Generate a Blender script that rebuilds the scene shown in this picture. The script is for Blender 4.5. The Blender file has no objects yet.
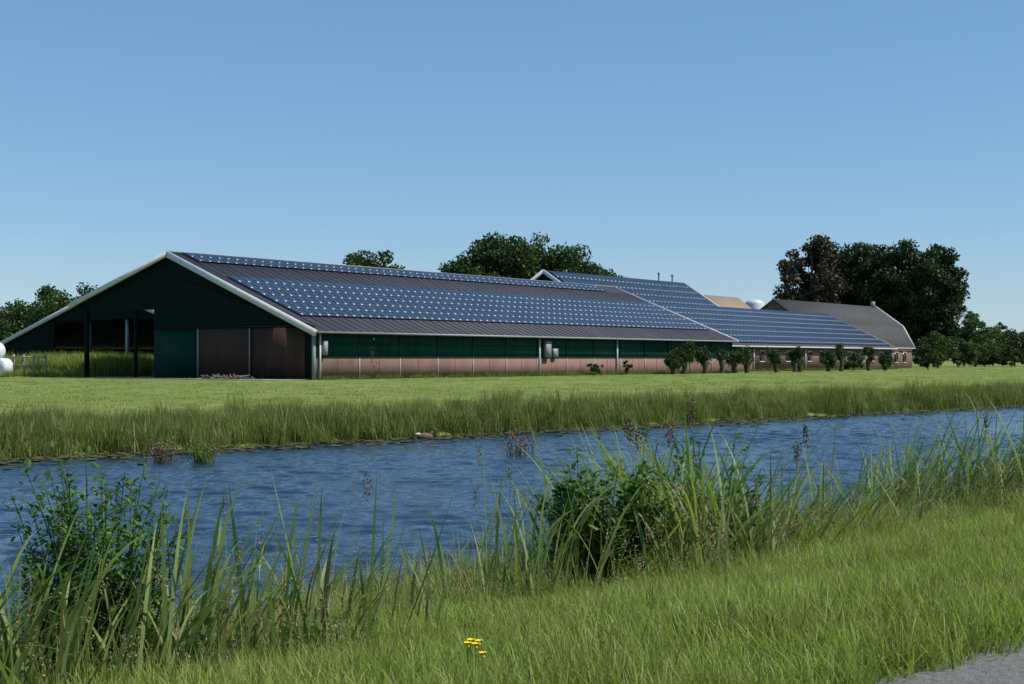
import bpy, math, random
import numpy as np
from mathutils import Vector
rng=np.random.default_rng(7); random.seed(7)
sc=bpy.context.scene
F=1422.0; HY=359.0; CZ=1.6
# ---------------- materials
def newmat(name):
    m=bpy.data.materials.new(name); m.use_nodes=True
    nt=m.node_tree; nt.nodes.clear()
    out=nt.nodes.new('ShaderNodeOutputMaterial')
    return m,nt,out
def N(nt,t,**k):
    n=nt.nodes.new(t)
    for a,b in k.items(): setattr(n,a,b)
    return n
def mixc(nt,fac,a,b,bt='MIX'):
    n=N(nt,'ShaderNodeMix',data_type='RGBA',blend_type=bt)
    for sock,v in ((n.inputs[0],fac),(n.inputs[6],a),(n.inputs[7],b)):
        if isinstance(v,(int,float)): sock.default_value=v
        elif isinstance(v,tuple): sock.default_value=(*v,1)
        else: nt.links.new(v,sock)
    return n.outputs[2]
def noise(nt,scale,detail=3,coord='Object',vec=None,rough=.55,mapscale=None):
    n=N(nt,'ShaderNodeTexNoise'); n.inputs['Scale'].default_value=scale
    n.inputs['Detail'].default_value=detail; n.inputs['Roughness'].default_value=rough
    if vec is None:
        tc=N(nt,'ShaderNodeTexCoord'); vec=tc.outputs[coord]
    if mapscale:
        mp=N(nt,'ShaderNodeMapping'); mp.inputs['Scale'].default_value=mapscale
        nt.links.new(vec,mp.inputs[0]); vec=mp.outputs[0]
    nt.links.new(vec,n.inputs['Vector'])
    return n.outputs['Fac']
def ramp(nt,fac,lo,hi):
    n=N(nt,'ShaderNodeMapRange'); nt.links.new(fac,n.inputs[0])
    n.inputs[1].default_value=lo; n.inputs[2].default_value=hi
    return n.outputs[0]
def solid(name,c1,c2=None,scale=2.0,rough=.8,bump=0,bscale=20,spec=.3,mapscale=None,metal=0):
    m,nt,out=newmat(name); p=N(nt,'ShaderNodeBsdfPrincipled')
    p.inputs['Roughness'].default_value=rough; p.inputs['Specular IOR Level'].default_value=spec
    p.inputs['Metallic'].default_value=metal
    c2=c2 or tuple(x*.8 for x in c1)
    f=ramp(nt,noise(nt,scale,4,mapscale=mapscale),.3,.7)
    nt.links.new(mixc(nt,f,c1,c2),p.inputs['Base Color'])
    if bump:
        b=N(nt,'ShaderNodeBump'); b.inputs['Strength'].default_value=bump; b.inputs['Distance'].default_value=.02
        nt.links.new(noise(nt,bscale,4),b.inputs['Height']); nt.links.new(b.outputs[0],p.inputs['Normal'])
    nt.links.new(p.outputs[0],out.inputs[0]); return m
def leafmat(name,c1,c2,transl=.35,nscale=.5,c3=None,rough=.5,spec=.25,namt=.55):
    m,nt,out=newmat(name)
    at=N(nt,'ShaderNodeAttribute',attribute_name='var')
    col=mixc(nt,at.outputs['Fac'],c1,c2)
    g=N(nt,'ShaderNodeNewGeometry')
    nf=ramp(nt,noise(nt,nscale,3,vec=g.outputs['Position']),.35,.65)
    c3=c3 or tuple(x*.65 for x in c1)
    inv=N(nt,'ShaderNodeMath',operation='MULTIPLY'); nt.links.new(nf,inv.inputs[0]); inv.inputs[1].default_value=namt
    col=mixc(nt,inv.outputs[0],col,c3)
    p=N(nt,'ShaderNodeBsdfPrincipled'); p.inputs['Roughness'].default_value=rough
    p.inputs['Specular IOR Level'].default_value=spec
    nt.links.new(col,p.inputs['Base Color'])
    t=N(nt,'ShaderNodeBsdfTranslucent')
    tcol=mixc(nt,1.0,col,(1.0,1.1,.45),'MULTIPLY'); nt.links.new(tcol,t.inputs[0])
    ms=N(nt,'ShaderNodeMixShader'); ms.inputs[0].default_value=transl
    nt.links.new(p.outputs[0],ms.inputs[1]); nt.links.new(t.outputs[0],ms.inputs[2])
    nt.links.new(ms.outputs[0],out.inputs[0]); return m
# ---------------- mesh helpers
def link(o,parent=None,coll=None):
    (coll or sc.collection).objects.link(o)
    if parent: o.parent=parent
    return o
def qmesh(name,V,Q,mats,var=None,mi=None,smooth=False,parent=None,coll=None):
    V=np.asarray(V,dtype=np.float32).reshape(-1,3); Q=np.asarray(Q,dtype=np.int32).reshape(-1,4)
    me=bpy.data.meshes.new(name); me.vertices.add(len(V)); me.vertices.foreach_set('co',V.ravel())
    me.loops.add(Q.size); me.loops.foreach_set('vertex_index',Q.ravel())
    me.polygons.add(len(Q)); me.polygons.foreach_set('loop_start',np.arange(0,Q.size,4,dtype=np.int32))
    me.polygons.foreach_set('loop_total',np.full(len(Q),4,dtype=np.int32))
    for m in (mats if isinstance(mats,(list,tuple)) else [mats]): me.materials.append(m)
    if mi is not None: me.polygons.foreach_set('material_index',np.asarray(mi,dtype=np.int32))
    if smooth: me.polygons.foreach_set('use_smooth',np.ones(len(Q),dtype=bool))
    me.update(calc_edges=True)
    if var is not None:
        a=me.attributes.new('var','FLOAT','POINT'); a.data.foreach_set('value',np.asarray(var,dtype=np.float32))
    return link(bpy.data.objects.new(name,me),parent,coll)
class Geo:
    def __init__(s): s.V=[];s.Q=[];s.A=[];s.M=[];s.n=0
    def add(s,V,Q,var=0.,mi=0):
        V=np.asarray(V,float).reshape(-1,3);Q=np.asarray(Q,int).reshape(-1,4)
        s.V.append(V);s.Q.append(Q+s.n);s.n+=len(V)
        s.A.append(np.broadcast_to(np.asarray(var,float),(len(V),)));s.M.append(np.full(len(Q),mi)); return s
    def obj(s,name,mats,smooth=False,parent=None,coll=None):
        return qmesh(name,np.concatenate(s.V),np.concatenate(s.Q),mats,np.concatenate(s.A),np.concatenate(s.M),smooth,parent,coll)
BQ=np.array([[0,3,2,1],[4,5,6,7],[0,1,5,4],[1,2,6,5],[2,3,7,6],[3,0,4,7]])
def boxv(x0,x1,y0,y1,z0,z1):
    return np.array([[x0,y0,z0],[x1,y0,z0],[x1,y1,z0],[x0,y1,z0],[x0,y0,z1],[x1,y0,z1],[x1,y1,z1],[x0,y1,z1]],float)
def boxes(name,L,mat,parent=None):
    g=Geo()
    for b in L: g.add(boxv(*b),BQ,random.random())
    return g.obj(name,mat,parent=parent)
def slabv(x0,x1,r,e,u0,u1,h0,h1):
    r=np.array(r,float);e=np.array(e,float);d=e-r;L=np.linalg.norm(d);d/=L
    n=np.array([-d[1],d[0]]); 
    if n[1]<0:n=-n
    def p(x,u,h): q=r+d*u+n*h; return [x,q[0],q[1]]
    return np.array([p(x0,u0,h0),p(x1,u0,h0),p(x1,u1,h0),p(x0,u1,h0),p(x0,u0,h1),p(x1,u0,h1),p(x1,u1,h1),p(x0,u1,h1)])
def poly_wall(name,pts,x0,x1,mat,parent=None):
    n=len(pts); me=bpy.data.meshes.new(name)
    V=[(x0,y,z) for y,z in pts]+[(x1,y,z) for y,z in pts]
    Fs=[list(range(n))[::-1],list(range(n,2*n))]+[[i,(i+1)%n,n+(i+1)%n,n+i] for i in range(n)]
    me.from_pydata(V,[],Fs); me.materials.append(mat); me.update()
    return link(bpy.data.objects.new(name,me),parent)
def tube(path,rad,ns=7):
    path=np.asarray(path,float);V=[]
    for i,p in enumerate(path):
        d=path[min(i+1,len(path)-1)]-path[max(i-1,0)]; d/=np.linalg.norm(d)+1e-9
        u=np.cross(d,[0.3,1,.2]);u/=np.linalg.norm(u);w=np.cross(d,u)
        for k in range(ns):
            a=2*math.pi*k/ns; V.append(p+rad[i]*(math.cos(a)*u+math.sin(a)*w))
    Q=[[i*ns+k,i*ns+(k+1)%ns,(i+1)*ns+(k+1)%ns,(i+1)*ns+k] for i in range(len(path)-1) for k in range(ns)]
    return np.array(V),np.array(Q)
def ribbons(base,az,L,w,a0,a1,nseg=4,twist=None,prof='blade',power=1.5):
    base=np.asarray(base,float).reshape(-1,3);n=len(base)
    az,L,w,a0,a1=[np.broadcast_to(np.asarray(q,float),(n,)) for q in (az,L,w,a0,a1)]
    tw=np.zeros(n) if twist is None else twist
    P=base.copy();V=np.zeros((n,(nseg+1)*2,3))
    for k in range(nseg+1):
        t=k/nseg
        if prof=='blade': ww=w*(.7+.5*t)*(1-t**2.2)+w*.03
        elif prof=='stem': ww=w*(1-.6*t)
        else: ww=w*(math.sin(math.pi*min(1,t*.92+.04))**.8)
        th=a0+(a1-a0)*t**power
        ca=az+math.pi/2+tw*(1-.4*t)
        side=np.stack([np.cos(ca),np.sin(ca),np.zeros(n)],1)
        V[:,2*k]=P-side*ww[:,None]/2;V[:,2*k+1]=P+side*ww[:,None]/2
        st=L/nseg
        P=P+np.stack([np.sin(th)*np.cos(az)*st,np.sin(th)*np.sin(az)*st,np.cos(th)*st],1)
    q=np.array([[2*k,2*k+1,2*k+3,2*k+2] for k in range(nseg)])
    Q=(q[None]+np.arange(n)[:,None,None]*(nseg+1)*2).reshape(-1,4)
    return V.reshape(-1,3),Q,P
def rep(var,nseg): return np.repeat(var,(nseg+1)*2)
def diamonds(C,size,flat=0.):
    n=len(C); d=rng.normal(size=(n,3)); d[:,2]*=(1-flat); d/=np.linalg.norm(d,axis=1)[:,None]
    e=rng.normal(size=(n,3)); e[:,2]*=(1-flat); e-=d*(e*d).sum(1)[:,None]; e/=np.linalg.norm(e,axis=1)[:,None]
    s=np.broadcast_to(size,(n,))[:,None]
    V=np.stack([C-d*s*.6,C+e*s*.36,C+d*s*.6,C-e*s*.36],1).reshape(-1,3)
    Q=np.arange(n*4).reshape(-1,4); return V,Q
def scatter(name,pts,rot,scl,coll):
    me=bpy.data.meshes.new(name); me.vertices.add(len(pts)); me.vertices.foreach_set('co',np.asarray(pts,dtype=np.float32).ravel())
    for nm,a in (('rot',rot),('scl',scl)):
        at=me.attributes.new(nm,'FLOAT_VECTOR','POINT'); at.data.foreach_set('vector',np.asarray(a,dtype=np.float32).ravel())
    o=link(bpy.data.objects.new(name,me))
    nt=bpy.data.node_groups.new(name,'GeometryNodeTree')
    nt.interface.new_socket('Geometry',in_out='INPUT',socket_type='NodeSocketGeometry')
    nt.interface.new_socket('Geometry',in_out='OUTPUT',socket_type='NodeSocketGeometry')
    gi=nt.nodes.new('NodeGroupInput');go=nt.nodes.new('NodeGroupOutput')
    ip=nt.nodes.new('GeometryNodeInstanceOnPoints');ci=nt.nodes.new('GeometryNodeCollectionInfo')
    ci.inputs['Collection'].default_value=coll; ci.inputs['Separate Children'].default_value=True; ci.inputs['Reset Children'].default_value=True
    ip.inputs['Pick Instance'].default_value=True
    r=nt.nodes.new('GeometryNodeInputNamedAttribute');r.data_type='FLOAT_VECTOR';r.inputs[0].default_value='rot'
    s=nt.nodes.new('GeometryNodeInputNamedAttribute');s.data_type='FLOAT_VECTOR';s.inputs[0].default_value='scl'
    er=nt.nodes.new('FunctionNodeEulerToRotation')
    L=nt.links.new
    L(gi.outputs[0],ip.inputs['Points']);L(ci.outputs[0],ip.inputs['Instance'])
    L(r.outputs[0],er.inputs[0]);L(er.outputs[0],ip.inputs['Rotation']);L(s.outputs[0],ip.inputs['Scale']);L(ip.outputs[0],go.inputs[0])
    md=o.modifiers.new('scatter','NODES');md.node_group=nt
    return o
# ---------------- canal frame
nW=np.array([-.719,.695]); eT=np.array([.695,.719])
def wt(w,t): return nW[0]*w+eT[0]*t, nW[1]*w+eT[1]*t
def vnoise(x,y,s=1.,seed=0):
    return (np.sin(x*1.3*s+seed)+np.sin(y*1.7*s+2*seed+x*.6*s)+np.sin((x+y)*.73*s+seed*3)+.6*np.sin((x*2.9-y*2.1)*s))/3.6
PW=[-6000,-30,-3,3.6,5.0,6.5,8.3,9.6,10.2,10.8,12,29.8,30.6,31.1,31.8,33.0,36,6000]
PZ=[0,0,0,0,-.05,-.20,-.50,-.68,-.78,-1.1,-1.4,-1.4,-1.0,-.66,-.38,-.12,0,0]
def gz(w,t):
    amp=np.clip((w-3.7)/2,0,1)*np.clip((60-w)/20,0,1)
    return np.interp(w+.25*vnoise(np.asarray(w)*0,t,.9)*amp,PW,PZ)+.035*vnoise(w,t,1.6,2)*amp
# ---------------- world / camera / sun
el=math.radians(51); S=Vector((.975*math.cos(el),-.20*math.cos(el),math.sin(el))).normalized()
w=bpy.data.worlds.new('World'); sc.world=w; w.use_nodes=True; nt=w.node_tree
bg=nt.nodes['Background']; sky=nt.nodes.new('ShaderNodeTexSky'); sky.sky_type='NISHITA'; sky.sun_disc=False
sky.sun_elevation=math.asin(S.z); sky.sun_rotation=math.atan2(S.x,S.y); sky.air_density=1.0; sky.dust_density=0.0; sky.ozone_density=4.0
nt.links.new(mixc(nt,.48,sky.outputs[0],(1.0,2.7,4.9)),bg.inputs[0]); bg.inputs[1].default_value=.127
sl=bpy.data.lights.new('sun','SUN'); sl.energy=5.0; sl.angle=math.radians(.5); sl.color=(1,.955,.88)
so=link(bpy.data.objects.new('sun',sl)); so.rotation_euler=(-S).to_track_quat('-Z','Y').to_euler()
cam=bpy.data.cameras.new('camera'); cam.lens=50; cam.sensor_width=36; cam.clip_end=20000; cam.clip_start=.05
co=link(bpy.data.objects.new('camera',cam)); co.location=(0,0,CZ); co.rotation_euler=(math.radians(90)+math.atan((HY-342)/F),0,0); sc.camera=co
sc.view_settings.view_transform='Standard'; sc.view_settings.look='None'; sc.view_settings.exposure=0
# ---------------- ground
gw=sorted(set([-6000,-400,-60,-20,-6,-3]+list(np.arange(-1,13,.35))+list(np.arange(29,37,.4))+[40,50,60,80,150,400,1500,6000]))
gt=sorted(set([-6000,-1500,-400,-150,-80]+list(np.arange(-60,110,1.0))+[150,300,700,2000,6000]))
W,T=np.meshgrid(gw,gt,indexing='ij'); Z=gz(W,T); X,Y=wt(W,T)
nw,ntt=W.shape; V=np.stack([X,Y,Z],-1).reshape(-1,3)
i,j=np.meshgrid(np.arange(nw-1),np.arange(ntt-1),indexing='ij')
Q=np.stack([i*ntt+j,i*ntt+j+1,(i+1)*ntt+j+1,(i+1)*ntt+j],-1).reshape(-1,4)[:,::-1]
m,nt,out=newmat('meadow_ground'); p=N(nt,'ShaderNodeBsdfPrincipled'); p.inputs['Roughness'].default_value=.9; p.inputs['Specular IOR Level'].default_value=.1
c=mixc(nt,ramp(nt,noise(nt,.08,5),.35,.65),(.16,.215,.045),(.25,.28,.085))
c=mixc(nt,ramp(nt,noise(nt,1.2,6),.38,.75),c,(.105,.145,.032))
nt.links.new(c,p.inputs['Base Color'])
b=N(nt,'ShaderNodeBump'); b.inputs['Distance'].default_value=.08; b.inputs['Strength'].default_value=.8
nt.links.new(noise(nt,9,5),b.inputs['Height']); nt.links.new(b.outputs[0],p.inputs['Normal']); nt.links.new(p.outputs[0],out.inputs[0])
qmesh('ground',V,Q,m,smooth=True)
# ---------------- water (real wavelets)
wv=np.arange(9.6,31.7,.09); tv=np.concatenate([[-900,-300,-100,-50],np.arange(-20,40,.09),np.arange(40,110,.2),[200,500,1500]])
W,T=np.meshgrid(wv,tv,indexing='ij'); X,Y=wt(W,T); Z=np.zeros_like(X)
rw=np.random.default_rng(3)
for k in range(60):
    lam=.22*2.5**rw.uniform(0,1.5); th=math.radians(84)+rw.normal()*.45; kk=2*math.pi/lam
    Z+=(.0080*lam/ (1+.8*lam))*np.sin(kk*(X*math.cos(th)+Y*math.sin(th))+rw.uniform(0,6.28))
gust=.75+.3*vnoise(X,Y,.25,4)+.2*vnoise(X,Y,.8,1)
Z*=np.clip(gust,.3,1.2)*np.clip((T+20)/2,0,1)*np.clip((110-T)/5,0,1)*np.clip((31.8-W)/4,.15,1)
V=np.stack([X,Y,Z-.7],-1).reshape(-1,3); a_,b_=W.shape
i,j=np.meshgrid(np.arange(a_-1),np.arange(b_-1),indexing='ij'); Q=np.stack([i*b_+j,i*b_+j+1,(i+1)*b_+j+1,(i+1)*b_+j],-1).reshape(-1,4)[:,::-1]
m,nt,out=newmat('canal_water'); p=N(nt,'ShaderNodeBsdfPrincipled'); p.inputs['Roughness'].default_value=.05; p.inputs['IOR'].default_value=1.33
p.inputs['Base Color'].default_value=(.011,.025,.050,1)
b=N(nt,'ShaderNodeBump'); b.inputs['Distance'].default_value=.02; b.inputs['Strength'].default_value=1
nt.links.new(noise(nt,8,3,mapscale=(1,1.5,1)),b.inputs['Height']); nt.links.new(b.outputs[0],p.inputs['Normal']); nt.links.new(p.outputs[0],out.inputs[0])
qmesh('canal_water',V,Q,m,smooth=True)
# ---------------- path
m=solid('asphalt',(.24,.23,.21),(.13,.125,.115),scale=26,rough=.9,bump=1,bscale=90)
tt=np.concatenate([[-300],np.arange(-20,60,.25),[400]]); g=Geo()
ed=3.6+.05*vnoise(tt,tt*2,3.1)+.03*vnoise(tt,tt,9.)
a=np.stack([*wt(ed,tt),tt*0+.006],1); bb=np.stack([*wt(tt*0+1.2,tt),tt*0+.012],1); cc=np.stack([*wt(tt*0-1.4,tt),tt*0+.006],1)
n=len(tt); V=np.concatenate([a,bb,cc]); k=np.arange(n-1)
Q=np.concatenate([np.stack([k,k+1,k+1+n,k+n],1),np.stack([k+n,k+1+n,k+1+2*n,k+2*n],1)])
qmesh('asphalt_path',V,Q,m)
# ---------------- building materials
M_green=solid('green_cladding',(.008,.045,.032),(.006,.034,.026),scale=.6,rough=.85,spec=.1,mapscale=(6,6,.3))
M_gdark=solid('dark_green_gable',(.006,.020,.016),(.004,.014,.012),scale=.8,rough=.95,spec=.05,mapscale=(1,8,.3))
M_net=solid('green_windbreak_mesh',(.010,.068,.048),(.007,.045,.033),scale=.5,rough=.85,spec=.1,mapscale=(3,3,.6))
M_brick=solid('brown_concrete_plinth',(.25,.15,.112),(.185,.11,.085),scale=.8,rough=.9,mapscale=(1,1,.5))
M_brown=solid('brown_sliding_door',(.085,.048,.036),(.065,.038,.029),scale=.6,rough=.95,spec=.05,mapscale=(1,5,.4))
M_white=solid('white_trim',(.60,.62,.63),(.5,.52,.53),scale=2,rough=.5)
M_grey=solid('grey_metal',(.28,.29,.30),(.2,.21,.22),scale=2,rough=.4)
M_roof=solid('grey_sheet_roof',(.075,.080,.090),(.056,.060,.070),scale=.5,rough=.7,spec=.15,mapscale=(2,.3,.3))
M_tile=solid('weathered_roof_tile',(.075,.071,.068),(.048,.046,.045),scale=.9,rough=.85,mapscale=(3,1,1))
M_redbrick=solid('farm_brick',(.24,.135,.10),(.18,.10,.08),scale=1.2,rough=.9)
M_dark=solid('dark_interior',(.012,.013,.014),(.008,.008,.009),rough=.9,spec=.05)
M_glass=solid('window_glass',(.02,.025,.03),(.015,.02,.025),rough=.1,spec=.5)
M_frame=solid('panel_frame',(.052,.070,.105),(.045,.062,.095),rough=.8,spec=.05)
M_beige=solid('beige_tile',(.30,.23,.16),(.24,.18,.13),rough=.8)
m,nt,out=newmat('solar_glass'); p=N(nt,'ShaderNodeBsdfPrincipled'); at=N(nt,'ShaderNodeAttribute',attribute_name='var')
nt.links.new(mixc(nt,at.outputs['Fac'],(.022,.036,.068),(.027,.043,.078)),p.inputs['Base Color'])
p.inputs['Roughness'].default_value=.28; p.inputs['Specular IOR Level'].default_value=.45; nt.links.new(p.outputs[0],out.inputs[0]); M_solar=m
def empty(name,loc=(0,0,0),rz=0):
    e=bpy.data.objects.new(name,None); link(e); e.location=loc; e.rotation_euler=(0,0,rz); return e
RZ=math.atan2(.814,.581)
def bld(name): return empty(name,(-15.1,109,0),RZ)
def loc(a,s): return -15.1+.581*a-.814*s, 109+.814*a+.581*s
def a_from(x,s):
    k=(x-512)/F; return (k*(109+.581*s)+15.1+.814*s)/(.581-.814*k)
def panels(parent,r,e,rows,pw=1.02):
    gf=Geo();gg=Geo()
    for (u0,u1,x0,x1) in rows:
        nx=int((x1-x0)/pw)
        gf.add(slabv(x0,x0+nx*pw,r,e,u0,u1-.012,.10,.14),BQ,.5)
        for k in range(nx):
            xa=x0+k*pw
            gg.add(slabv(xa+.025,xa+pw-.025,r,e,u0+.07,u1-.08,.141,.144),BQ,random.random())
    gf.obj('panel_frames',M_frame,parent=parent); gg.obj('solar_panels',M_solar,parent=parent)
# ---------------- main barn
B=bld('cattle_barn')
R1=(16.2,10.5);E1=(-.7,3.72); L1=math.hypot(16.9,6.78)
g=Geo(); g.add(slabv(-.5,70.4,R1,E1,0,L1,-.18,0),BQ)
g.add(slabv(-.5,70.4,R1,(19,9.6),0,3.2,-.18,-.002),BQ); g.add(slabv(-.5,12,R1,(29,6.4),3.0,13.4,-.18,-.002),BQ)
g.obj('roof',M_roof,parent=B)
g=Geo()
for x in np.arange(-.3,70.3,1.0):
    g.add(slabv(x,x+.06,R1,E1,2.55,5.95,0,.05),BQ); g.add(slabv(x,x+.06,R1,E1,15.1,L1,0,.05),BQ)
g.obj('roof_ribs',M_roof,parent=B)
boxes('ridge_cap',[(-.5,70.4,15.95,16.45,10.42,10.56)],M_grey,B)
g=Geo(); g.add(slabv(-.68,-.5,R1,E1,0,L1,-.42,.07),BQ); g.add(slabv(70.4,70.55,R1,E1,0,L1,-.3,.07),BQ)
g.add(slabv(-.68,-.5,R1,(29,6.4),0,13.5,-.36,.05),BQ); g.obj('verge_trim',M_white,parent=B)
boxes('gutter',[(-.6,70.4,-.86,-.7,3.56,3.72)],M_grey,B)
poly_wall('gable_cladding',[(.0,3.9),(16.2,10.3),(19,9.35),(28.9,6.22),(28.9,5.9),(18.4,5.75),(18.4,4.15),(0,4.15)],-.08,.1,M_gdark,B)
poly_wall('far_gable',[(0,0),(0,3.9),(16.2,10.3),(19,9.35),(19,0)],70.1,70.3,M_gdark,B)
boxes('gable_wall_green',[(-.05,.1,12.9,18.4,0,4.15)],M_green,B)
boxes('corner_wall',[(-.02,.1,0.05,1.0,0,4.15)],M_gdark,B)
boxes('sliding_doors',[(-.12,.05,1.0,6.8,.1,4.05),(-.2,-.0,6.85,12.8,.1,4.05)],M_brown,B)
boxes('door_rail',[(-.26,-.13,.9,18.3,4.06,4.2)],M_dark,B)
boxes('door_edges',[(-.27,-.2,6.8,6.9,0,4.05),(-.27,-.1,12.78,12.9,0,4.05)],M_grey,B)
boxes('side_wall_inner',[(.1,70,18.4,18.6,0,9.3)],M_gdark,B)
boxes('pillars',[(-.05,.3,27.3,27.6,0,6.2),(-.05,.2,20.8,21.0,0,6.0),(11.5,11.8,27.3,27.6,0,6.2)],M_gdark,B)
boxes('plinth',[(0,70,-.0,.25,0,1.72)],M_brick,B)
boxes('windbreak_upper',[(0,70,.06,.2,1.725,3.95)],M_net,B)
boxes('windbreak_rail',[(0,70,-.02,.06,2.72,2.80),(0,70,-.04,.1,1.68,1.80)],M_green,B)
boxes('plinth_posts',[(x,x+.14,-.06,-.002,0,1.66) for x in np.arange(5,70,5.0)],M_grey,B)
boxes('plinth_joints',[(x,x+.04,-.012,.0-.003,0,1.66) for x in np.arange(2.5,70,2.5)],M_brown,B)
boxes('upper_posts',[(x,x+.12,-.03,.058,1.81,3.6) for x in np.arange(5,70,5.0)],M_green,B)
boxes('downpipes',[(x,x+.13,-.2,-.07,0.1,3.56) for x in (.35,30.2,44.2,59)],M_white,B)
boxes('corner_post',[(-.3,-.02,-.12,.05,0.,3.6)],M_grey,B)
boxes('fan_boxes',[(.6,1.0,-.42,-.08,1.9,3.0),(31,31.8,-.45,-.05,1.75,3.3),(32.4,33.1,-.35,-.05,1.75,2.6)],M_grey,B)
rows=[(.3,1.35,.8,66),(1.38,2.43,.8,66)]
rows+=[(6.0+1.5*k,7.5+1.5*k,.8,69.6) for k in range(6)]
panels(B,R1,E1,rows)
boxes('concrete_apron',[(-5,0.0,.5,20,.004,.05)],M_grey,B)
# ---------------- second barn
C=bld('rear_barn')
R2=(27,13.0);E2=(14,4.7);L2=math.hypot(13,8.3)
g=Geo(); g.add(slabv(70.8,108,R2,E2,0,L2,-.2,0),BQ); g.add(slabv(70.8,108,R2,(40,4.7),0,15.4,-.2,-.002),BQ); g.obj('roof',M_roof,parent=C)
g=Geo(); g.add(slabv(70.62,70.8,R2,E2,0,L2,-.35,.1),BQ); g.add(slabv(70.62,70.8,R2,(40,4.7),0,15.4,-.35,.1),BQ); g.add(slabv(108,108.2,R2,E2,0,L2,-.35,.1),BQ); g.obj('verge_trim',M_white,parent=C)
gp=[(14.4,0),(14.4,4.6),(27,12.7),(39.6,4.6),(39.6,0)]
poly_wall('near_gable',gp,70.9,71.1,M_gdark,C); poly_wall('far_gable',gp,107.6,107.8,M_gdark,C)
panels(C,R2,E2,[(.5+1.68*k,2.18+1.68*k,71.5,107.4) for k in range(7)])
g=Geo()
for (x,y,zt) in ((100.5,27,13.9),(104.5,27,13.8)):
    V,Q=tube([(x,y,12.5),(x,y,zt),(x,y,zt+.02),(x,y,zt+.25)],[.1,.1,.2,.16],10); g.add(V,Q)
g.obj('roof_vents',M_grey,parent=C,smooth=False)
# ---------------- low stable
D_=bld('brick_stable')
R3=(16,8.9);E3=(4.4,3.3);L3=math.hypot(11.6,5.6)
g=Geo(); g.add(slabv(70.85,135.4,R3,E3,0,L3,-.2,0),BQ); g.add(slabv(70.85,135.4,R3,(20,6.5),0,4.6,-.2,-.002),BQ); g.obj('roof',M_roof,parent=D_)
g=Geo(); g.add(slabv(135.4,135.55,R3,E3,0,L3,-.3,.1),BQ); g.obj('verge_trim',M_grey,parent=D_)
poly_wall('end_wall',[(5,0),(5,3.4),(16,8.6),(16.2,8.5),(16.2,0)],135,135.2,M_redbrick,D_)
boxes('front_wall',[(86,135,5,5.25,0,3.5)],M_redbrick,D_)
boxes('plinth',[(70.9,85.95,5,5.2,0,1.7)],M_brick,D_); boxes('windbreak_upper',[(70.9,85.95,5.05,5.2,1.705,3.5)],M_net,D_)
boxes('gutter',[(70.9,135.4,4.22,4.36,3.1,3.28)],M_white,D_)
WN=(88,92,96,103,107,113.5,117,122.5,126,129.5)
boxes('windows',[(a,a+1.3,4.96,4.99,1.3,2.6) for a in WN],M_glass,D_)
boxes('window_frames',[(a-.1,a+1.4,4.93,4.955,z,z+.12) for a in WN for z in (1.2,2.6)],M_white,D_)
boxes('stable_door',[(99,101.5,4.95,4.99,0,2.7),(110,112,4.95,4.99,0,2.7),(119.6,121.2,4.95,4.99,0,2.7),(132,134,4.95,4.99,0,2.7)],M_dark,D_)
boxes('downpipes',[(x,x+.13,4.8,4.94,0.1,3.1) for x in (86,102,118,134.5)],M_white,D_)
panels(D_,R3,E3,[(.4+1.68*k,2.08+1.68*k,71.2,134.9) for k in range(7)])
# ---------------- farmhouse
H=bld('farmhouse')
g=Geo(); rr=(20,11.0);bk=(15,7.4);ev=(12.9,3.6)
g.add(slabv(124,167,rr,bk,0,math.hypot(5,3.6)+.03,-.2,0),BQ); g.add(slabv(124,167,bk,ev,0,math.hypot(2.1,3.8),-.2,.003),BQ)
g.add(slabv(124,167,rr,(25,7.4),0,6.16,-.2,-.002),BQ); g.add(slabv(124,167,(25,7.4),(27.1,3.6),0,4.34,-.2,.001),BQ)
g.obj('roof',M_tile,parent=H)
g=Geo()
for x0,x1 in ((167,167.25),):
    g.add(slabv(x0,x1,rr,bk,0,6.2,-.35,.12),BQ); g.add(slabv(x0,x1,bk,ev,0,4.34,-.35,.124),BQ)
    g.add(slabv(x0,x1,rr,(25,7.4),0,6.2,-.35,.118),BQ); g.add(slabv(x0,x1,(25,7.4),(27.1,3.6),0,4.34,-.35,.123),BQ)
g.obj('bargeboards',M_white,parent=H)
gp=[(13.2,0),(13.2,3.6),(15.1,7.2),(20,10.8),(24.9,7.2),(26.8,3.6),(26.8,0)]
poly_wall('end_gable',gp,166.6,166.8,M_redbrick,H); poly_wall('inner_gable',gp,124.2,124.4,M_redbrick,H)
boxes('front_wall',[(124.5,166.5,13.2,13.45,0,3.8)],M_redbrick,H)
boxes('windows',[(a,a+1.6,13.14,13.19,1,2.7) for a in (138,142,146,150,154,158,162)],M_glass,H)
boxes('window_frames',[(a-.1,a+1.7,13.1,13.135,z,z+.12) for a in (138,142,146,150,154,158,162) for z in (.9,2.7)],M_white,H)
boxes('gutter',[(136,167,12.7,12.85,3.4,3.56)],M_white,H)
boxes('chimney',[(165.2,165.9,19.7,20.3,10.8,11.9)],M_grey,H)
K=bld('rear_house'); rr=(34,12.1)
g=Geo(); g.add(slabv(122,140,rr,(27.5,7.3),0,8,-.2,0),BQ); g.add(slabv(122,140,rr,(40.5,7.3),0,8,-.2,-.002),BQ); g.obj('roof',M_beige,parent=K)
kp=[(28,0),(28,7.4),(34,11.85),(40,7.4),(40,0)]
poly_wall('near_gable',kp,122.3,122.5,M_redbrick,K); poly_wall('far_gable',kp,139.5,139.7,M_redbrick,K)
boxes('walls',[(122.5,139.5,28,28.2,0,7.5),(122.5,139.5,39.8,40,0,7.5)],M_redbrick,K)
boxes('chimney',[(123,123.8,33.7,34.3,11.9,13.0)],M_redbrick,K)
g=Geo(); X0=42.0;Y0=246
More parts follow.
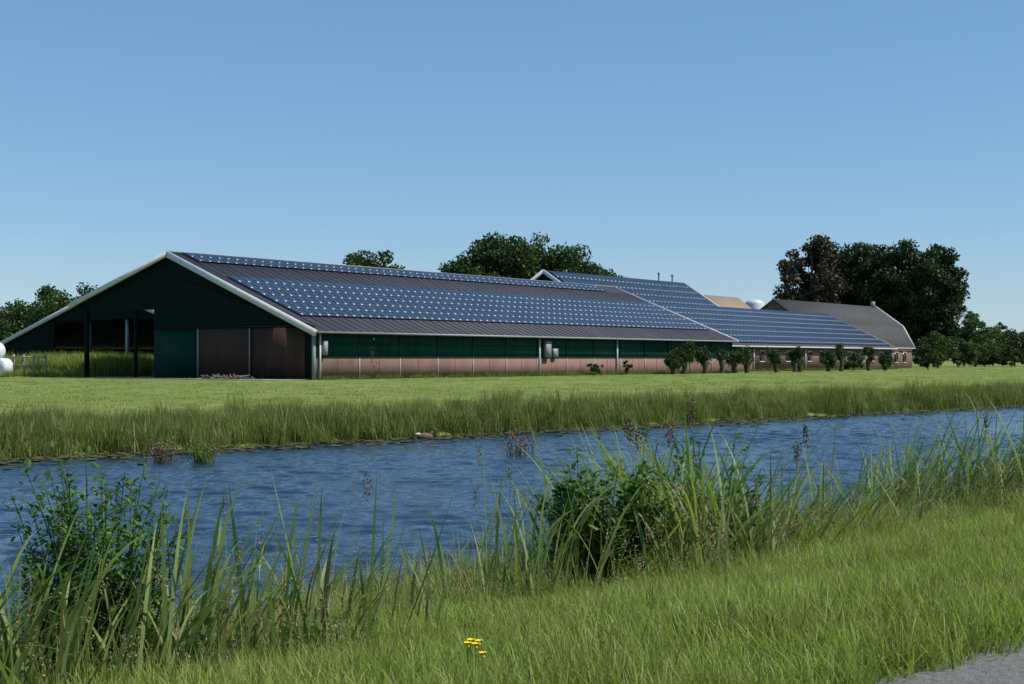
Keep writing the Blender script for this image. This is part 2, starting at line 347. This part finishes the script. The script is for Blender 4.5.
V,Q=tube([(X0,Y0,0),(X0,Y0,11.1),(X0,Y0,11.5),(X0,Y0,11.8),(X0,Y0,11.9)],[1.7,1.7,1.5,.9,.05],20); g.add(V,Q); g.obj('white_storage_silo',M_white)
# ---------------- left shed
S_=bld('open_shed'); r=(42,8.85)
g=Geo(); g.add(slabv(13.6,40,r,(61,2.85),0,19.9,-.15,0),BQ); g.add(slabv(13.6,40,r,(24,3.1),0,18.9,-.15,-.002),BQ); g.obj('roof',M_roof,parent=S_)
g=Geo(); g.add(slabv(13.4,13.6,r,(61,2.85),0,19.9,-.35,.08),BQ); g.add(slabv(13.4,13.6,r,(24,3.1),0,18.9,-.35,.08),BQ); g.obj('verge_trim',M_white,parent=S_)
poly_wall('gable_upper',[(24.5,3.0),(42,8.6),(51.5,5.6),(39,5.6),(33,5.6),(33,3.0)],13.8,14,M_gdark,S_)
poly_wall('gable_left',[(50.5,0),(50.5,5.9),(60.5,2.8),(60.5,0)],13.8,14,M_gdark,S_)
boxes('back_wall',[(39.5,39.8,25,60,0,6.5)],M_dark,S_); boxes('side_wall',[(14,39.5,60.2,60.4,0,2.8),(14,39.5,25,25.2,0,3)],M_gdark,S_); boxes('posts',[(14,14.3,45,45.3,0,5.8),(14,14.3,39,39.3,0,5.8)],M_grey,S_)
# ---------------- trees
M_bark=solid('bark',(.09,.07,.05),(.05,.04,.03),scale=3,rough=.9)
L_dark=leafmat('foliage_dark',(.014,.034,.010),(.044,.080,.019),.18,.25)
L_mid=leafmat('foliage_mid',(.024,.055,.012),(.070,.12,.027),.25,.3)
L_copper=leafmat('foliage_copper',(.040,.031,.020),(.085,.066,.040),.15,.3)
L_willow=leafmat('foliage_willow',(.045,.09,.022),(.09,.15,.04),.3,.8)
def tree(name,x,y,h,wd,base,nleaf,ls,mat,ncl=120,trunk=None,zs=0,cr=(.12,.24)):
    g=Geo(); trunk=trunk or h*.025
    zc=(base+h)/2; rz=(h-base)/2; rx=wd/2
    u=rng.normal(size=(ncl,3)); u/=np.linalg.norm(u,axis=1)[:,None]; rad=rng.uniform(.2,.93,ncl)**.5
    u=u*rad[:,None]; C=u*np.array([rx*.88,rx*.88,rz*.9])+np.array([0,0,zc])
    R=rng.uniform(cr[0],cr[1],ncl)*min(rx,rz*1.4)
    V,Q=tube([(0,0,-.2),(.02*h,0,base*.6),(0,.01*h,zc),(0,0,h*.85)],[trunk,trunk*.8,trunk*.5,trunk*.1],8); g.add(V,Q,0,0)
    for k in rng.choice(ncl,min(14,ncl),replace=False):
        z0=rng.uniform(base*.7,zc); mid=C[k]*.5+np.array([0,0,z0*.5]); mid[2]+=.03*h
        V,Q=tube([(0,0,z0),mid,C[k]],[trunk*.4,trunk*.22,trunk*.06],5); g.add(V,Q,0,0)
    idx=rng.choice(ncl,nleaf,p=R**2/np.sum(R**2)); d=rng.normal(size=(nleaf,3)); d/=np.linalg.norm(d,axis=1)[:,None]
    P=C[idx]+d*(R[idx]*rng.uniform(.35,1.35,nleaf)**.7)[:,None]*np.array([1.1,1.1,.85])
    P=P[P[:,2]>.15]; nn=len(P); idx=idx[:nn]
    cv=rng.uniform(0,1,ncl)[idx]*.6+rng.uniform(0,.4,nn)
    V,Q=diamonds(P,rng.uniform(.6,1.3,nn)*ls); g.add(V,Q,np.repeat(cv,4),1)
    o=g.obj(name,[M_bark,mat]); o.location=(x,y,zs); o.rotation_euler=(0,0,rng.uniform(0,6)); return o
def ix(x,D): return (x-512)/F*D
tree('copper_beech_tree',ix(812,285),285,28,15,3,18000,.6,L_copper)
tree('lime_tree',ix(868,290),290,27,18,2,21000,.62,L_dark)
tree('lime_tree',ix(902,286),286,26.5,17,2,21000,.62,L_dark)
tree('lime_tree',ix(936,280),280,26.3,13.5,.5,20000,.58,L_dark)
tree('lime_tree',ix(842,300),300,28,17,2,18000,.65,L_dark)
tree('lime_tree',ix(922,300),300,27,15,1,17000,.65,L_dark)
tree('chestnut_tree',ix(476,288),288,25.5,16,4,16000,.6,L_mid)
tree('chestnut_tree',ix(500,285),285,27.8,18,4,18000,.62,L_mid)
tree('chestnut_tree',ix(532,287),287,28,20,4,20000,.62,L_mid,140)
tree('chestnut_tree',ix(568,290),290,25.5,19,4,18000,.6,L_mid)
tree('chestnut_tree',ix(604,300),300,21.5,15,3,11000,.6,L_mid)
tree('ash_tree',ix(348,235),235,20.5,10,3,8000,.5,L_mid,80); tree('ash_tree',ix(375,238),238,21,12,3,9000,.5,L_mid,80)
tree('poplar_tree',ix(5,230),230,11.5,14,1,8000,.45,L_mid); tree('poplar_tree',ix(66,220),220,14,14,1,9000,.45,L_mid,60); tree('poplar_tree',ix(35,235),235,12,12,1,7000,.45,L_mid)
tree('alder_tree',ix(938,240),240,6.5,8,.2,6000,.3,L_mid,40)
for x,D,h,wd in ((975,300,11,9),(992,330,9,14),(1015,300,8,11),(1040,300,9,12),(965,330,15,9),(1000,420,14,9),(1060,330,11,14),(985,290,5,14),(1012,285,4,14),(958,270,5,10)): tree('alder_tree',ix(x,D),D,h,wd,.1,5000,.42,[L_mid,L_willow][int(h)%2],40)
g=Geo()
xs=rng.uniform(-900,1400,1800); ys=rng.uniform(900,1000,1800); hh=rng.uniform(5,11,1800)+3*np.sin(xs*.02)
C=np.stack([xs,ys,hh*.5],1)
P=np.repeat(C,14,0)+rng.normal(size=(1800*14,3))*np.array([4,4,2.6]); P[:,2]=np.abs(P[:,2])
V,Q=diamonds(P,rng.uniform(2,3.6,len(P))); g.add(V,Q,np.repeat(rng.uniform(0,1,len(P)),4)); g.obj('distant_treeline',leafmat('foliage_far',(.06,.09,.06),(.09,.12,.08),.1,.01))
def willow(x,s,h,wd,nm='pollard_willow'):
    a=a_from(x,s); X0,Y0=loc(a,s); g=Geo()
    th=h*rng.uniform(.3,.5); lx=rng.normal()*.12
    V,Q=tube([(0,0,-.1),(lx,.02,th*.5),(lx*.6,0,th),(lx*.6,0,th+.25)],[.32,.25,.4,.12],8); g.add(V,Q,0,0)
    n=22; az=rng.uniform(0,6.28,n); V,Q,T=ribbons(np.tile([0,0,th+.05],(n,1)),az,rng.uniform(.5,1,n)*(h-th),.05,.1,rng.uniform(.5,1.3,n),4,prof='stem'); g.add(V,Q,0,0)
    nc=int(rng.integers(5,11)); cc=rng.uniform(-1,1,size=(nc,3))*np.array([wd*.36,wd*.36,(h-th)*.36])+np.array([0,0,th+(h-th)*.5]); nl=1900
    ii=rng.integers(0,nc,nl); P=cc[ii]+rng.normal(size=(nl,3))*wd*rng.uniform(.10,.15)
    V,Q=diamonds(P,rng.uniform(.14,.28,nl)); g.add(V,Q,np.repeat(rng.uniform(0,1,nl),4),1)
    o=g.obj(nm,[M_bark,L_mid]); o.location=(X0,Y0,0)
for x,h,wd in ((674,2.1,1.7),(684,3.3,2.2),(705,2.8,2.3),(722,3.1,1.3),(736,2.2,1.9),(747,2.8,2.0),(777,2.7,1.7),(795,3.0,1.4),(800,1.8,1.9),(828,2.4,2.0),(841,3.5,1.6),(869,3.1,1.7),(885,2.1,2.4)): willow(x,-3,h,wd)
tree('hawthorn_bush',*loc(a_from(928,-4),-4),4.2,4.8,.1,4500,.24,L_mid,25)
tree('hawthorn_bush',*loc(a_from(853,-3),-3),2.5,3.8,.1,3500,.22,L_mid,20)
tree('hawthorn_bush',*loc(a_from(595,-1.5),-1.5),1.4,1.8,.05,900,.16,L_mid,12); tree('hawthorn_bush',*loc(a_from(626,-1.5),-1.5),1.7,1.4,.05,900,.16,L_mid,12)
# ---------------- hay bales, fence, rubble
M_wrap=solid('white_bale_wrap',(.7,.72,.72),(.55,.58,.6),scale=3,rough=.35,bump=.4,bscale=8)
for (x,D,z) in ((3,128,.85),(-14,129,.85),(-5,128.5,2.3),(-30,130,.85)):
    g=Geo(); X0=ix(x,D); V,Q=tube([(-.62,0,0),(-.6,0,0),(-.45,0,0),(0,0,0),(.45,0,0),(.6,0,0),(.62,0,0)],[.02,.7,.82,.85,.82,.7,.02],22); g.add(V,Q)
    o=g.obj('wrapped_hay_bale',M_wrap,True); o.location=(X0,D,z); o.rotation_euler=(0,0,1.1)
M_wood=solid('fence_wood',(.36,.34,.30),(.26,.24,.2),rough=.9)
g=Geo(); fx=[ix(x,126) for x in (14,24,34,46)]
for x in fx: g.add(boxv(x-.06,x+.06,125.9,126.05,0,2.0),BQ)
for z in (1.0,1.7): g.add(boxv(fx[0],fx[-1],125.84,125.895,z,z+.13),BQ)
g.obj('wooden_fence',M_wood)
g=Geo()
for k in range(60):
    x,y=loc(-3+rng.normal()*.6,6.5+rng.normal()*1.6); l=rng.uniform(.2,.9); an=rng.uniform(0,3.1); z=abs(rng.normal())*.14
    d=np.array([math.cos(an)*l,math.sin(an)*l,rng.uniform(-.1,.2)]); p0=np.array([x,y,z+.06]); V,Q=tube([p0-d,p0+d],[.05,.04],4); g.add(V,Q)
g.obj('timber_rubble_pile',solid('old_timber',(.2,.17,.13),(.12,.1,.08),rough=.9))
# ---------------- grass tufts (unlinked source collections)
M_dry=leafmat('dry_reed',(.34,.26,.13),(.2,.14,.07),.25,2)
M_pl=leafmat('seed_plume',(.18,.12,.08),(.11,.075,.05),.2,2)
def tuftcoll(name,mat,nvar,nbl,rad,h0,h1,wid,lean=.5,drop=1.1,nseg=4,dry=.05):
    c=bpy.data.collections.new(name)
    for v in range(nvar):
        g=Geo(); r=rad*np.sqrt(rng.uniform(0,1,nbl)); th=rng.uniform(0,6.28,nbl)
        base=np.stack([r*np.cos(th),r*np.sin(th),np.full(nbl,-.02)],1); L=rng.uniform(h0,h1,nbl)*rng.uniform(.7,1.1)
        az=rng.uniform(0,6.28,nbl)*.7+rng.uniform(0,6.28); a0=rng.uniform(0,lean,nbl); a1=rng.uniform(.2,drop,nbl);ww=rng.uniform(.6,1.3,nbl)*wid;tw=rng.uniform(-1,1,nbl)
        nd=int(nbl*dry*rng.uniform(0,2))
        sh=rng.uniform(-.28,.28)
        for sl_,mi in ((slice(0,nd),1),(slice(nd,nbl),0)):
            k=len(L[sl_])
            if k==0: continue
            V,Q,_=ribbons(base[sl_],az[sl_],L[sl_],ww[sl_],a0[sl_],a1[sl_],nseg,tw[sl_])
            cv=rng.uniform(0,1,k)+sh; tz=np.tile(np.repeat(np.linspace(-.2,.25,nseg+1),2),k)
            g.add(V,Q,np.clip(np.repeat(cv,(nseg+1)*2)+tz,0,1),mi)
        g.obj(name+'_tuft',[mat,M_dry],coll=c)
    return c
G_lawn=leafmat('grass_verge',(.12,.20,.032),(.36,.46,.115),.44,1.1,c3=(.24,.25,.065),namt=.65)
G_tall=leafmat('grass_tall',(.10,.155,.034),(.30,.34,.10),.4,.35,c3=(.085,.13,.03))
G_mead=leafmat('grass_meadow',(.20,.27,.05),(.36,.41,.12),.4,.12,c3=(.17,.23,.045))
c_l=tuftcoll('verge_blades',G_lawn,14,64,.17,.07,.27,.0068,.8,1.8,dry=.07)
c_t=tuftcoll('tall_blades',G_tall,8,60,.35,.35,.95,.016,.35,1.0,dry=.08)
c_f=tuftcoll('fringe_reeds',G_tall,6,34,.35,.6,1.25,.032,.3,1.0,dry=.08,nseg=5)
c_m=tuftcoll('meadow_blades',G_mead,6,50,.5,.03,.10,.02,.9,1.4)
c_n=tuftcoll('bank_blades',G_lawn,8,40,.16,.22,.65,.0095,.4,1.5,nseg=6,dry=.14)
c_s=bpy.data.collections.new('seed_stems')
for v in range(5):
    g=Geo(); n=5; b=rng.normal(size=(n,3))*.08; b[:,2]=0
    V,Q,T=ribbons(b,rng.uniform(0,6.28,n),rng.uniform(.3,.6,n),.004,.05,rng.uniform(.2,.7,n),5,prof='stem'); g.add(V,Q,.8,0)
    P=np.repeat(T,14,0)+rng.normal(size=(n*14,3))*np.array([.005,.005,.03]); V,Q=diamonds(P,.012); g.add(V,Q,np.repeat(rng.uniform(0,1,len(P)),4),1)
    g.obj('seed_stem',[G_lawn,M_dry],coll=c_s)
def place(name,coll,n,w0,w1,t0,t1,s0,s1,zoff=0,keep=None,hs=(.8,1.2)):
    w_=rng.uniform(w0,w1,n);t_=rng.uniform(t0,t1,n);x,y=wt(w_,t_)
    k=(y>2)&(np.abs(x)<.36*y+1.5+.05*y)
    if keep is not None: k&=keep(w_,t_,x,y)
    w_,t_,x,y=w_[k],t_[k],x[k],y[k]; nn=len(x)
    s=rng.uniform(s0,s1,nn)*(1+.3*vnoise(w_,t_,1.1,8)); z=gz(w_,t_)+zoff
    hv=s*rng.uniform(hs[0],hs[1],nn)
    return scatter(name,np.stack([x,y,z],1),np.stack([rng.normal(size=nn)*.08,rng.normal(size=nn)*.08,rng.uniform(0,6.28,nn)],1),np.stack([s,s,hv],1),coll)
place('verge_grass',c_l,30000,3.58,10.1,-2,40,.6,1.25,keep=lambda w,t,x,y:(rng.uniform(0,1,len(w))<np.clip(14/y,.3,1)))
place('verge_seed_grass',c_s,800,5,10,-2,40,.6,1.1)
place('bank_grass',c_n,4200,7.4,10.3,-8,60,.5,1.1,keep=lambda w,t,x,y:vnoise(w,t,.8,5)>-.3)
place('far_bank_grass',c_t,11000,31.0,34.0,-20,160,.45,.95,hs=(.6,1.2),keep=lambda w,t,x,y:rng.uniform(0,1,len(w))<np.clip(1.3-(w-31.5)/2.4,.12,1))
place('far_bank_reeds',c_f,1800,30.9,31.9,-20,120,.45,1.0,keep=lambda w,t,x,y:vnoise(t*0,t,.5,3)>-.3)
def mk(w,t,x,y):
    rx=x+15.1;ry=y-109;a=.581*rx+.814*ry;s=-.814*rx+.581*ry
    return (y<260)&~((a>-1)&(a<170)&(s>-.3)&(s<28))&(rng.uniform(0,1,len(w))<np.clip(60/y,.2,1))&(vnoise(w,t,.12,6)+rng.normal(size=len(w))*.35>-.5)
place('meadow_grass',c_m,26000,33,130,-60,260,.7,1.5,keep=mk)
n=3600; a=rng.uniform(4,13.2,n); s=rng.uniform(30,62,n); sz=rng.uniform(1.8,2.9,n)*np.where(s>46,.6,1)
n2=500; a=np.concatenate([a,rng.uniform(-3,6,n2)]); s=np.concatenate([s,rng.uniform(30,62,n2)]); sz=np.concatenate([sz,rng.uniform(.6,1.2,n2)])
x=-15.1+.581*a-.814*s;y=109+.814*a+.581*s; k=(x/y>-.5)&~((s>46)&(a<7)); x,y,sz=x[k],y[k],sz[k]; nn=len(x)
scatter('weeds',np.stack([x,y,x*0],1),np.stack([x*0,x*0,rng.uniform(0,6,nn)],1),np.stack([sz*.8,sz*.8,sz],1),tuftcoll('weed_blades',G_lawn,5,50,.35,.4,1.0,.03,.5,1.2,dry=.08))
n=900; a=rng.uniform(0,150,n); s=np.where(a<70,-.5,np.where(a<136,4.4,12.6))-rng.uniform(0,.5,n); x=-15.1+.581*a-.814*s;y=109+.814*a+.581*s; sz=rng.uniform(.3,.7,n)
scatter('wall_foot_grass',np.stack([x,y,x*0],1),np.stack([x*0,x*0,rng.uniform(0,6,n)],1),np.stack([sz,sz,sz],1),c_t)
# ---------------- reeds
M_reed=leafmat('reed_leaf',(.09,.17,.04),(.30,.37,.13),.42,1.5,c3=(.15,.19,.06))
def reedclump(name,cx,cy,n,rx,ry,h0,h1,wid,az0,azs,a0=(.05,.45),a1=(.5,2.2),dry=.08,plumes=0):
    g=Geo(); x=cx+rng.normal(size=n)*rx*.5;y=cy+rng.normal(size=n)*ry*.5
    w_=x*nW[0]+y*nW[1];t_=x*eT[0]+y*eT[1]; z=np.maximum(gz(w_,t_),-.75)-.03
    L=rng.uniform(h0,h1,n); az=az0+rng.normal(size=n)*azs; d=rng.uniform(0,1,n)<dry
    for m_,mi in ((~d,0),(d,1)):
        k=m_.sum()
        if k==0: continue
        V,Q,_=ribbons(np.stack([x,y,z],1)[m_],az[m_],L[m_]*(1 if mi==0 else .7),rng.uniform(.5,1.2,k)*wid,rng.uniform(*a0,k),rng.uniform(*a1,k),9,rng.uniform(-1.3,1.3,k),power=2.0)
        tz=np.tile(np.repeat(np.linspace(-.1,.2,10),2),k)
        g.add(V,Q,np.clip(rep(rng.uniform(0,1,k),9)+tz,0,1),mi)
    if plumes:
        k=plumes; x=cx+rng.normal(size=k)*rx*.4;y=cy+rng.normal(size=k)*ry*.4; w_=x*nW[0]+y*nW[1];t_=x*eT[0]+y*eT[1]; z=np.maximum(gz(w_,t_),-.75)
        V,Q,T=ribbons(np.stack([x,y,z],1),az0+rng.normal(size=k)*.8,rng.uniform(h1*.62,h1*.78,k),.008,.05,rng.uniform(.1,.4,k),6,prof='stem'); g.add(V,Q,.5,1)
        P=np.repeat(T,110,0); P=P+rng.normal(size=P.shape)*np.array([.018,.018,.06])-np.array([0,0,.1]); V,Q=diamonds(P,rng.uniform(.012,.03,len(P)),-.5); g.add(V,Q,np.repeat(rng.uniform(0,1,len(P)),4),2)
    return g.obj(name,[M_reed,M_dry,M_pl])
def px(x,D): return (ix(x,D),D)
reedclump('reed_clump',*px(668,13.0),360,.75,.8,1.1,1.9,.036,math.pi*.95,1.3,dry=.22,plumes=6,a0=(.02,.75))
reedclump('reed_clump',*px(610,12.6),80,.4,.6,.8,1.35,.03,math.pi,.9,dry=.15,a0=(.05,.7))
reedclump('reed_clump',*px(742,14.0),170,.8,.7,.9,1.65,.034,.2,1.4,dry=.25,plumes=2,a0=(.05,.9))
reedclump('reed_clump',*px(800,16.2),140,1.2,.8,.7,1.35,.032,.2,1.3,dry=.35,a0=(.05,.9))
reedclump('reed_clump',*px(865,18.0),150,1.6,1.0,.7,1.4,.034,.2,1.2,dry=.2,a0=(.05,.6))
reedclump('reed_clump',*px(985,19.8),440,2.0,1.4,1.0,1.95,.038,.2,1.1,dry=.18,plumes=4,a0=(.05,.7))
reedclump('reed_clump',*px(925,19.4),170,1.2,1.2,.8,1.6,.036,.2,1.1,dry=.15,a0=(.05,.6))
reedclump('iris_clump',*px(25,7.6),100,.9,.7,.7,1.25,.036,math.pi*.1,1.4,a0=(0,.7),a1=(.2,2.1),dry=.12)
reedclump('iris_clump',*px(180,8.5),85,.75,.7,.75,1.4,.036,0,1.2,a0=(.0,.55),a1=(.1,1.9),dry=.12)
reedclump('iris_clump',*px(265,8.9),65,.65,.6,.7,1.35,.034,0,1.4,a0=(.0,.6),a1=(.1,2.0),dry=.14)
reedclump('iris_clump',*px(345,9.3),36,.6,.5,.55,1.15,.03,0,1.4,a0=(.0,.6),a1=(.1,2.0),dry=.14)
reedclump('iris_clump',*px(530,11.3),56,.55,.6,.8,1.4,.03,0,1.4,a0=(.0,.4),a1=(.1,1.8),dry=.14)
reedclump('iris_clump',*px(440,10.6),30,.8,.5,.5,1.0,.024,0,1.6,a0=(.0,.4),a1=(.1,1.4),dry=.14)
reedclump('iris_clump',*px(-20,7.6),60,.5,.6,.8,1.3,.036,.3,1.2,dry=.04)
# ---------------- leafy plants
M_leaf=leafmat('broad_leaf',(.055,.12,.024),(.17,.27,.06),.38,3)
def leafy(name,cx,cy,nst,rad,h0,h1,ll,lw,per,spread=.35):
    g=Geo(); th=rng.uniform(0,6.28,nst); r=rad*np.sqrt(rng.uniform(0,1,nst)); x=cx+r*np.cos(th);y=cy+r*np.sin(th)
    w_=x*nW[0]+y*nW[1];t_=x*eT[0]+y*eT[1]; z=gz(w_,t_)
    for k in range(nst):
        L=rng.uniform(h0,h1)*(1-.35*(r[k]/rad)**2); ns=8; az=th[k]+rng.normal()*.5; lean=rng.uniform(0,spread)
        s=np.linspace(0,1,ns+1); pth=np.stack([x[k]+np.cos(az)*lean*L*s**1.6,y[k]+np.sin(az)*lean*L*s**1.6,z[k]+L*s*(1-.15*lean)],1)
        V,Q=tube(pth,.006*(1-.7*s)+.001,5); g.add(V,Q,.4,0)
        n=per; u=rng.uniform(.12,1.0,n); b=np.stack([np.interp(u,s,pth[:,c]) for c in range(3)],1)
        sz=rng.uniform(.6,1.15,n)*(1.1-.4*u)
        b+=rng.normal(size=(n,3))*np.array([.06,.06,.02])*(1-u*.6)[:,None]
        V,Q,_=ribbons(b,rng.uniform(0,6.28,n),sz*ll,sz*lw,rng.uniform(.5,1.4,n),rng.uniform(1.2,2.2,n),4,rng.uniform(-.5,.5,n),prof='leaf')
        g.add(V,Q,rep(rng.uniform(0,1,n),4),0)
    return g.obj(name,[M_leaf])
leafy('willowherb_plant',*px(103,8.6),44,.30,1.2,1.62,.10,.036,95,.25)
leafy('willowherb_plant',*px(66,8.3),14,.18,.8,1.25,.10,.036,60,.2)
leafy('bindweed_bush',*px(597,12.5),50,.36,.95,1.42,.12,.07,60,.4)
leafy('bindweed_bush',*px(705,13.8),30,.45,1.0,1.45,.12,.06,55,.4)
leafy('nettle_plant',*px(335,8.6),10,.3,.25,.4,.07,.03,30)
g=Geo()
for x,D,L,az,a1 in ((285,8.8,1.85,.1,.6),(300,8.9,1.1,.1,.8),(488,10.8,1.3,2,.1),(505,10.9,1.35,1,.15),(500,11,1.15,3,.25),(575,12,1.3,.2,.3),(345,9.2,1.0,.3,.3),(230,8.7,.95,2,.3),(455,10.4,.9,.2,.3),(765,14.5,1.5,.1,.2),(530,11.4,1.0,2.5,.4)):
    X0,Y0=px(x,D); w_=X0*nW[0]+Y0*nW[1];t_=X0*eT[0]+Y0*eT[1]; z=float(gz(w_,t_))
    V,Q,T=ribbons([[X0,Y0,z]],az,L,.009,.05,a1,10,prof='stem'); g.add(V,Q,.9,0)
    P=np.repeat(T,40,0)+rng.normal(size=(40,3))*np.array([.010,.010,.05]); V,Q=diamonds(P,rng.uniform(.01,.02,40)); g.add(V,Q,np.repeat(rng.uniform(0,1,40),4),1)
g.obj('wild_grass_stems',[M_reed,M_pl])
M_y=solid('yellow_petal',(.85,.62,.02),(.8,.5,.01),rough=.5)
g=Geo()
for x,y,D in ((466,645,7.0),(474,646,7.0),(481,655,6.9),(469,642,7.1),(477,643,7.05)):
    X0=ix(x,D);z=CZ-(y-HY)*D/F; V,Q=tube([(X0,D,-.25),(X0+.01,D,z)],[.003,.002],5); g.add(V,Q,.5,1)
    n=7; az=np.arange(n)*2*math.pi/n; V,Q,_=ribbons(np.tile([X0+.01,D,z],(n,1)),az,.03,.024,.7,1.3,3,prof='leaf'); g.add(V,Q,.5,0)
    V,Q=tube([(X0+.01,D,z-.003),(X0+.01,D,z+.012)],[.010,.007],8); g.add(V,Q,.5,0)
g.obj('buttercup_flowers',[M_y,M_reed])
g=Geo(); n=3400; w_=31.2-np.abs(rng.normal(size=n))*1.1; t_=rng.uniform(-10,70,n); k=vnoise(w_*0,t_,.35,1)>-.45; w_,t_=w_[k],t_[k]; x,y=wt(w_,t_)
for X0,Y0 in zip(x,y):
    r=rng.uniform(.06,.16);aa=np.arange(8)*math.pi/4+rng.uniform(0,1); zt=-.68+rng.uniform(0,.02)
    P=np.stack([X0+r*np.cos(aa),Y0+r*np.sin(aa),np.full(8,zt)],1)+rng.normal(size=(8,3))*np.array([0,0,.008])
    g.add(P,[[0,1,2,3],[0,3,4,7],[4,5,6,7]],random.random())
g.obj('lily_pads',leafmat('lily_pad',(.06,.07,.025),(.14,.12,.055),.1,.5))
def twigs(name,x,y,sz,mat,n=60):
    D=F*2.3/(y-HY); X0=ix(x,D); g=Geo()
    b=np.stack([X0+rng.normal(size=n)*sz*.25,D+rng.normal(size=n)*sz*.25,np.full(n,-.72)],1)
    V,Q,T=ribbons(b,rng.uniform(0,6.28,n),rng.uniform(.4,1,n)*sz,.02,rng.uniform(0,.5,n),rng.uniform(.5,1.6,n),5,rng.uniform(-1,1,n)); g.add(V,Q,rep(rng.uniform(0,1,n),5))
    P=np.repeat(T,4,0)+rng.normal(size=(n*4,3))*.05; V,Q=diamonds(P,rng.uniform(.03,.07,len(P))); g.add(V,Q,np.repeat(rng.uniform(0,1,len(P)),4))
    g.obj(name,mat)
twigs('dead_water_plant',520,455,.65,M_pl,60); twigs('dead_water_plant',162,462,.5,M_pl,80); twigs('water_plant',203,462,.45,G_tall,130)
D=F*2.3/(436-HY)-1.9; X0=ix(425,D); g=Geo()
def ell(c,r,mi,n=12,m=8):
    V=[];
    for i in range(m+1):
        th=math.pi*i/m
        for j in range(n):
            ph=2*math.pi*j/n; V.append([c[0]+r[0]*math.cos(th)*1.0,c[1]+r[1]*math.sin(th)*math.cos(ph),c[2]+r[2]*math.sin(th)*math.sin(ph)])
    Q=[[i*n+j,i*n+(j+1)%n,(i+1)*n+(j+1)%n,(i+1)*n+j] for i in range(m) for j in range(n)]
    g.add(V,Q,0,mi)
ell((0,0,.08),(.24,.12,.11),0); ell((-.2,0,.15),(.09,.05,.04),1)
V,Q=tube([(.13,0,.1),(.18,0,.18),(.20,0,.27)],[.07,.05,.045],10); g.add(V,Q,0,0); ell((.22,0,.30),(.065,.05,.05),2); ell((.30,0,.285),(.05,.022,.012),3)
o=g.obj('duck',[solid('duck_brown',(.16,.11,.07)),solid('duck_white',(.6,.6,.58)),solid('duck_head',(.05,.05,.04)),solid('duck_bill',(.5,.35,.08))],True); o.location=(X0,D,-.69); o.rotation_euler=(0,0,.3)
